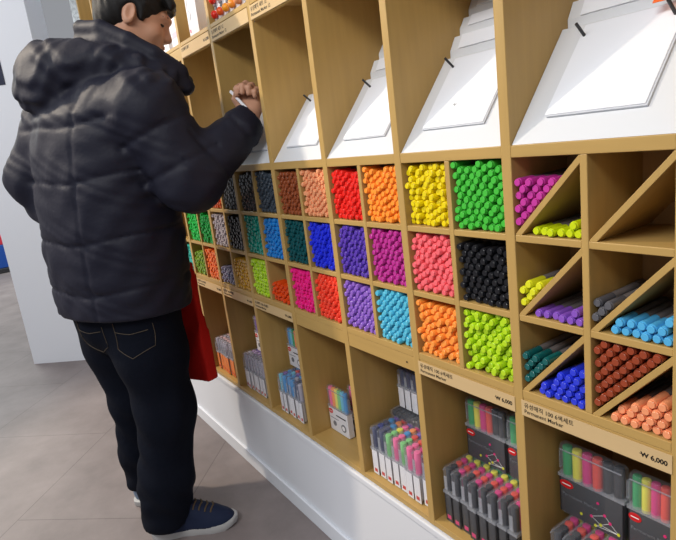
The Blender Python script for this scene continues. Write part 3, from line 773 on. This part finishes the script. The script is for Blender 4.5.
# right hand: palm, four curled fingers and a thumb holding a pen
hd = V3(-.10, .30, .95); hd /= np.linalg.norm(hd)                 # direction of the hand
hx = V3(.75, .62, -.12); hx -= hd*(hx@hd); hx /= np.linalg.norm(hx); hn = np.cross(hd, hx)          # across the knuckles, out of the back of the hand
def HD(a, b, c): return WR+hx*a+hd*b+hn*c
sgn = 1
B.path([WR, HD(0, .030, 0)], [.026, .028], .02)
B.path([HD(-.020, .035, 0), HD(-.026, .078, 0)], [.017, .015], .015); B.path([HD(0, .035, 0), HD(0, .082, .003)], [.018, .015], .015); B.path([HD(.020, .035, 0), HD(.024, .075, 0)], [.016, .013], .015)
fing = [(-.028, .080, .046, .0092), (-.009, .085, .050, .0095), (.010, .082, .046, .0090), (.027, .074, .038, .0080)]
CURL = -1
for a, b, L_, r_ in fing:
    p0 = HD(a, b, 0); p1 = p0+hd*L_*.45+hn*CURL*L_*.50; p2 = p1-hd*L_*.30+hn*CURL*L_*.42; p3 = p2-hd*L_*.36+hn*CURL*-L_*.05
    B.path([p0, p1, p2, p3], [r_*1.1, r_, r_*.95, r_*.85], .005)
B.path([HD(-.026, .036, -.006), HD(-.040, .062, -.022), HD(-.030, .088, -.036)], [.013, .0105, .009], .008)
person = empty('person', (-1.3, -.42, 0))
tag(person, 'man in navy puffer jacket and dark jeans, back turned, writing at the shelf', 'person')
def child(name, me, par=person, base=(-1.3, -.42, 0)):
    o = bpy.data.objects.new(name, me); COL.objects.link(o); o.parent = par; o.location = (-base[0], -base[1], -base[2]); return o
def childmb(mb, name, m, par=person, smooth=True, base=(-1.3, -.42, 0), sharp=50):
    me = mb.mesh(name, m, smooth); me.set_sharp_from_angle(angle=math.radians(sharp)); return child(name, me, par, base)
body = child('body', B.mesh('body', skin))
for sg_ in (1, -1):
    e = MB(); c_ = H(sg_*.031, .076, .005)
    vs = []; n_ = 12
    for i in range(1, 8):
        for k in range(n_):
            t = math.pi*i/8; ph = 2*math.pi*k/n_
            vs.append(c_+HFd*.0105*math.cos(t)+HRt*.0115*math.sin(t)*math.cos(ph)+HUp*.0048*math.sin(t)*math.sin(ph))
    e.add(vs, [(i*n_+k, i*n_+(k+1) % n_, (i+1)*n_+(k+1) % n_, (i+1)*n_+k) for i in range(6) for k in range(n_)]+[tuple(range(n_)), tuple(6*n_+k for k in range(n_))])
    childmb(e, 'eye', mat('dark_eye', rgb(40, 28, 26), .3, .5))
    childmb(MB().tube([H(sg_*.014, .0925, .028), H(sg_*.030, .0885, .032), H(sg_*.045, .076, .028)], [.0022, .0028, .0016], 6), 'eyebrow', hair_m)
# hair
hs_ = ar(-1.30, -.98, .0045); Hh = Field(ar(-1.30, -.99, .0045), ar(-.34, .0, .0045), ar(1.60, 1.90, .0045))
Hh.ell(H(0, -.018, .045), [HRt, HFd, HUp], (.086, .105, .102), .02)
Hh.ell(H(0, -.062, -.010), [HRt, HFd, HUp], (.062, .048, .070), .03)
for sg_ in (1, -1): Hh.path([H(sg_*.076, .022, .035), H(sg_*.074, .024, -.004)], [.010, .005], .012)
for i in range(7):
    a = -.05+.0167*i; Hh.path([H(a, .070, .085), H(a*1.05, .092+(.3*(.0025-a*a)), .066), H(a*1.05+.006, .096, .052)], [.016, .010, .004], .012)
Hh.ell(H(0, .088, -.026), [HRt, HFd, HUp], (.074, .066, .080), .012, True)       # keep the face free
for sg_ in (1, -1): Hh.ell(H(sg_*.082, -.010, -.010), [HRt, HFd, HUp], (.020, .022, .034), .008, True)
X, Y, Z = Hh.grid((slice(None),)*3)
Hh.d += (.0016*np.sin(X*210+Y*190+Z*40)*np.sin(Z*60+Y*50)).astype(np.float32)
child('hair', Hh.mesh('hair', hair_m))

# jacket
xs = ar(-1.70, -.80, .0068); ys = ar(-.74, .10, .0068); zs = ar(.76, 1.72, .0068)
J = Field(xs, ys, zs); X, Y, Z = J.grid((slice(None),)*3)
zk = [.76, .84, .92, 1.05, 1.20, 1.34, 1.44, 1.50, 1.56]
cx = np.interp(Z, zk, [-1.300, -1.298, -1.292, -1.278, -1.258, -1.24, -1.225, -1.215, -1.205]); cy = np.interp(Z, zk, [-.385, -.382, -.38, -.378, -.375, -.37, -.365, -.35, -.33])
aa = np.interp(Z, zk, [.232, .242, .250, .248, .240, .236, .215, .17, .11]); bb = np.interp(Z, zk, [.168, .178, .182, .184, .180, .168, .150, .125, .10])
er = (X-cx)*BR[0]+(Y-cy)*BR[1]; ef = (X-cx)*BF[0]+(Y-cy)*BF[1]
q = np.sqrt((np.abs(er)/aa)**2.3+(np.abs(ef)/bb)**2.3+1e-9); d = (q-1)*np.minimum(aa, bb)*.9
d = np.maximum(d, Z-1.56)
J.d = d.astype(np.float32)
J.path([(-1.10, -.325, 1.44), SHR+V3(-.005, 0, -.005), ELR, WR+V3(-.001, -.040, -.026)], [.100, .100, .094, .064], .035)
J.path([WR+V3(-.001, -.040, -.026), WR+V3(.0, .0, .006)], [.064, .050], .015)
J.path([(-1.34, -.42, 1.44), SHL, V3(-1.485, -.535, 1.28), ELL+V3(0, 0, -.0), WRL], [.10, .100, .088, .082, .055], .035)
J.d = np.maximum(J.d, -(J.d*0+1)) 
# quilting: seams at fixed heights, puffed in between
seam = np.array([.78, .925, 1.085, 1.265, 1.42])
zz = Z + .010*np.sin(er*9+1)+.004*np.sin(er*23)
dist = np.min([np.abs(zz-s_) for s_ in seam], axis=0)
torso_w = np.clip((.27-np.sqrt(er**2+ef**2))/.03, 0, 1)
J.d += (torso_w*(.0050*np.exp(-(dist/.006)**2)-.0012*np.clip(dist/.05, 0, 1))).astype(np.float32)
v_ = np.exp(-((er-.095)/.006)**2)*(ef < 0)*.0045; J.d += (torso_w*v_).astype(np.float32)
# fabric creases
cr = .0014*np.sin(X*30+Z*42+3*np.sin(Y*17))+.0014*np.sin(Y*51-Z*67+2.5*np.sin(X*23+Z*11))+.0012*np.sin(X*85+Z*110+3*np.sin(Z*33+Y*21))
J.d += cr.astype(np.float32)
# sleeve rings
for P0, P1, n_ in ((SHR, ELR, 2), (ELR, WR, 2)):
    ax_ = P1-P0; L_ = np.linalg.norm(ax_); ax_ = ax_/L_
    t = (X-P0[0])*ax_[0]+(Y-P0[1])*ax_[1]+(Z-P0[2])*ax_[2]; rr = np.sqrt((X-P0[0]-t*ax_[0])**2+(Y-P0[1]-t*ax_[1])**2+(Z-P0[2]-t*ax_[2])**2)
    for i in range(n_):
        J.d += ((rr < .13)*.006*np.exp(-((t-L_*(i+.6)/n_)/.008)**2)).astype(np.float32)
# cuffs and hem
J.comb((slice(None),)*3, (Z-.835+.06*(ef)).astype(np.float32)*-1*-1+0*X, 0.0001, False) if False else None
J.d = np.maximum(J.d, (.822-.05*ef-Z)).astype(np.float32)
wd_ = WR+V3(.0, .004, .018); wn = (WR-ELR)/np.linalg.norm(WR-ELR)
near = ((X-WR[0])**2+(Y-WR[1])**2+(Z-WR[2])**2) < .10**2
J.d = np.where(near, np.maximum(J.d, (X-wd_[0])*wn[0]+(Y-wd_[1])*wn[1]+(Z-wd_[2])*wn[2]), J.d).astype(np.float32)
# collar and hood
NK = V3(-1.165, -.27, 1.60)
CLR = [(-1.250, -.325, 1.678), (-1.205, -.358, 1.684), (-1.125, -.325, 1.668), (-1.062, -.272, 1.622), (-1.028, -.218, 1.578), (-1.020, -.150, 1.530)]
J.path([(-1.250, -.325, 1.678), (-1.268, -.26, 1.64), (-1.22, -.16, 1.54), (-1.12, -.11, 1.50), (-1.03, -.15, 1.52)], [.020, .024, .022, .022, .018], .03)
J.path([(-1.250, -.455, 1.568), (-1.205, -.435, 1.570), (-1.150, -.400, 1.575), (-1.080, -.325, 1.565), (-1.035, -.260, 1.538), (-1.010, -.190, 1.512)], [.095, .084, .068, .048, .036, .024], .012)
J.path([(-1.285, -.49, 1.53), (-1.225, -.475, 1.525)], [.075, .07], .02)
sl = (slice(None),)*3
hc_ = (.0030*np.sin(X*70+Z*90+2.5*np.sin(Y*40))+.0020*np.sin(Y*95-Z*110+2*np.sin(X*60)))*np.clip((Z-1.44)/.05, 0, 1)*.9
J.d += hc_.astype(np.float32)
J.path(CLR, [.020, .022, .022, .022, .022, .018], .008)
J.path([tuple(np.array(p)+V3(-.008, .006, -.045)) for p in CLR], [.034, .036, .036, .034, .030, .026], .012)
jk = child('jacket', J.mesh('jacket', jk_m))
sm = jk.modifiers.new('smooth', 'SMOOTH'); sm.factor = .5; sm.iterations = 2
# little details of the jacket
childmb(MB().rev([(0, .006), (.003, .0055)], 12, 'y', (-1.030, -.235, 1.54)), 'snap_button', peg_m, jk, base=(0, 0, 0))

# jeans
T = Field(ar(-1.62, -1.04, .007), ar(-.64, -.18, .007), ar(.05, .92, .007)); X, Y, Z = T.grid((slice(None),)*3)
T.path([(-1.315, -.40, .86), (-1.315, -.40, .80)], [.145, .14], .05)
T.path([HIPR+V3(0, 0, -.01), V3(-1.195, -.355, .68), LKR, V3(-1.205, -.390, .22), ANR+V3(0, 0, -.01)], [.122, .110, .092, .088, .084], .045)
T.path([HIPL+V3(0, 0, -.01), V3(-1.41, -.425, .68), LKL, V3(-1.440, -.415, .25), ANL+V3(0, 0, .03)], [.118, .100, .078, .070, .064], .035)
cr = .0030*np.sin(Z*33+X*34+4*np.sin(Y*17+Z*5))*np.clip((.75-Z)/.3, .2, 1)+.0032*np.sin(Z*70-X*60+Y*55)*np.exp(-((Z-.14)/.08)**2)
T.d += cr.astype(np.float32)
lowR = .045 + 0*X; T.d = np.maximum(T.d, np.where(X > -1.345, .050-Z, .078-Z)).astype(np.float32)
tr = child('trousers', T.mesh('trousers', jeans_m)); sm = tr.modifiers.new('smooth', 'SMOOTH'); sm.factor = .5; sm.iterations = 2

# back pocket stitching
from mathutils.bvhtree import BVHTree
_me = tr.data; bv = BVHTree.FromPolygons([v.co[:] for v in _me.vertices], [p.vertices[:] for p in _me.polygons])
def on_back(r, z):
    c0 = V3(-1.30, -.39, z)+BR*r-BF*.5; hit = bv.ray_cast(Vector(c0), Vector(BF))
    return None if hit[0] is None else hit[0]-Vector(BF)*.0012
for (r0, r1) in ((.115, .215), (-.055, .060)):
    for pts_ in ([(r0, .82), (r0, .735), ((r0+r1)/2, .705), (r1, .735), (r1, .82)], [(r0, .79), ((r0+r1)/2, .782), (r1, .79)]):
        q_ = []
        for (ra, za), (rb, zb) in zip(pts_[:-1], pts_[1:]):
            for t_ in np.linspace(0, 1, 7)[:-1]: q_.append(on_back(ra+(rb-ra)*t_, za+(zb-za)*t_))
        q_ = [p_ for p_ in q_ if p_ is not None]
        if len(q_) > 3: childmb(MB().tube(q_, .0011, 5), 'pocket_stitching', stitch_m, tr, True, (0, 0, 0))

# shoes
def shoe(base, dirx, upper, lbl=None):
    fwd = V3(dirx[0], dirx[1], 0); fwd /= np.linalg.norm(fwd); rt = V3(fwd[1], -fwd[0], 0)
    root = None
    outline = []
    prof = [(-.150, .0), (-.146, .022), (-.130, .036), (-.09, .039), (-.04, .036), (.02, .042), (.07, .050), (.11, .047), (.135, .034), (.150, .014), (.152, 0)]
    full = prof + [(f_, -w_*.9) for f_, w_ in reversed(prof[1:-1])]
    b = V3(*base)
    def P_(f_, r_, z_): return b+fwd*f_+rt*r_+UP*z_
    vs = []
    for z_, s_ in ((.0, .97), (.006, 1.0), (.024, 1.01), (.028, .98)):
        vs += [P_(f_*s_, r_*s_, z_ + (.006 if f_ > .12 else 0)) for f_, r_ in full]
    n_ = len(full); so = MB().add(vs, [(i*n_+k, (i+1)*n_+k, (i+1)*n_+(k+1) % n_, i*n_+(k+1) % n_) for i in range(3) for k in range(n_)]+[tuple(range(n_)), tuple(reversed(range(3*n_, 4*n_)))])
    Fs = Field(ar(b[0]-.2, b[0]+.2, .005), ar(b[1]-.2, b[1]+.2, .005), ar(.01, .14, .005))
    ax = [rt, fwd, UP]
    Fs.ell(P_(-.085, 0, .05), ax, (.038, .060, .060), .02); Fs.ell(P_(.0, 0, .035), ax, (.040, .10, .052), .03); Fs.ell(P_(.075, .002, .024), ax, (.046, .070, .042), .03)
    Fs.path([P_(-.09, 0, .05), P_(-.085, 0, .105)], [.040, .038], .02)
    Fs.path([P_(-.07, 0, .090), P_(.01, 0, .072), P_(.06, 0, .048)], [.034, .032, .034], .02)
    Fs.d = np.maximum(Fs.d, .022-Fs.grid((slice(None),)*3)[2]).astype(np.float32)
    up_ = child('shoe', Fs.mesh('shoe', upper)); so_ = childmb(so, 'sole', sole_m, up_, True, (0, 0, 0), 40)
    sb = BVHTree.FromPolygons([v.co[:] for v in up_.data.vertices], [p.vertices[:] for p in up_.data.polygons])
    def top(f_, r_):
        h_ = sb.ray_cast(Vector(P_(f_, r_, .3)), Vector((0, 0, -1))); return h_[0]+Vector((0, 0, .0018)) if h_[0] else None
    for i in range(5):
        f_ = -.005+.019*i
        q_ = [top(f_+.010*(1-abs(r_)/.03)-.004, r_) for r_ in (-.030, -.022, -.012, 0, .012, .022, .030)]
        q_ = [p_ for p_ in q_ if p_ is not None]
        if len(q_) > 2: childmb(MB().tube(q_, .0032, 6), 'lace', lace_m, up_, True, (0, 0, 0))
    return up_
shoe((-1.180, -.335, 0), (.46, .89), shoe_m)
shoe((-1.560, -.350, 0), (-.68, .73), grey_canvas)

# pen in the right hand
pn0 = HD(-.040, .070, -.030); pdir = V3(-.35, -.10, .35); pdir /= np.linalg.norm(pdir)
pen = empty('white_pen', tuple(pn0)); tag(pen, 'white pen held in the raised right hand of the man', 'pen')
a_, b_ = -pdir*.070, pdir*.022
MB().tube([a_*.92, b_*.9, b_], [.0048, .0048, .0030], 10).build('barrel', card_white, pen, True, sharp=40)
MB().tube([a_, a_*.92], [.0012, .0044], 10).build('tip', ink, pen, True, sharp=40)

# red bag in front of the legs
bgF = Field(ar(-1.66, -1.02, .007), ar(-.26, -.02, .007), ar(.36, .98, .007)); X, Y, Z = bgF.grid((slice(None),)*3)
u_ = (X+1.40)*.925+(Y+.21)*.38; v_ = -(X+1.40)*.38+(Y+.21)*.925
hw = np.interp(Z, [.49, .70, .96], [.200, .195, .185]); th = np.interp(Z, [.49, .60, .96], [.022, .028, .014])+.006*np.sin(u_*22+Z*9)+.003*np.sin(u_*45-Z*30)
bgF.d = (np.maximum(np.maximum(np.abs(u_+.028)-hw-.038, np.abs(v_)-th), np.maximum(.50+.03*u_-Z, Z-.94))).astype(np.float32)
bm = bgF.mesh('red_bag', bag_m)
bag = empty('red_bag', (-1.40, -.185, .49)); tag(bag, 'red cloth bag hanging in front of the legs of the man', 'bag')
bo = bpy.data.objects.new('pouch', bm); COL.objects.link(bo); bo.parent = bag; bo.location = (1.40, .155, -.49)
s_ = bo.modifiers.new('smooth', 'SMOOTH'); s_.factor = .5; s_.iterations = 3
MB().tube([(-.10, -.01, .44), (-.08, -.015, .54), (-.03, -.015, .60), (.02, 0, .54), (.06, .04, .44)], .006, 8).build('strap', bag_m, bag, True)
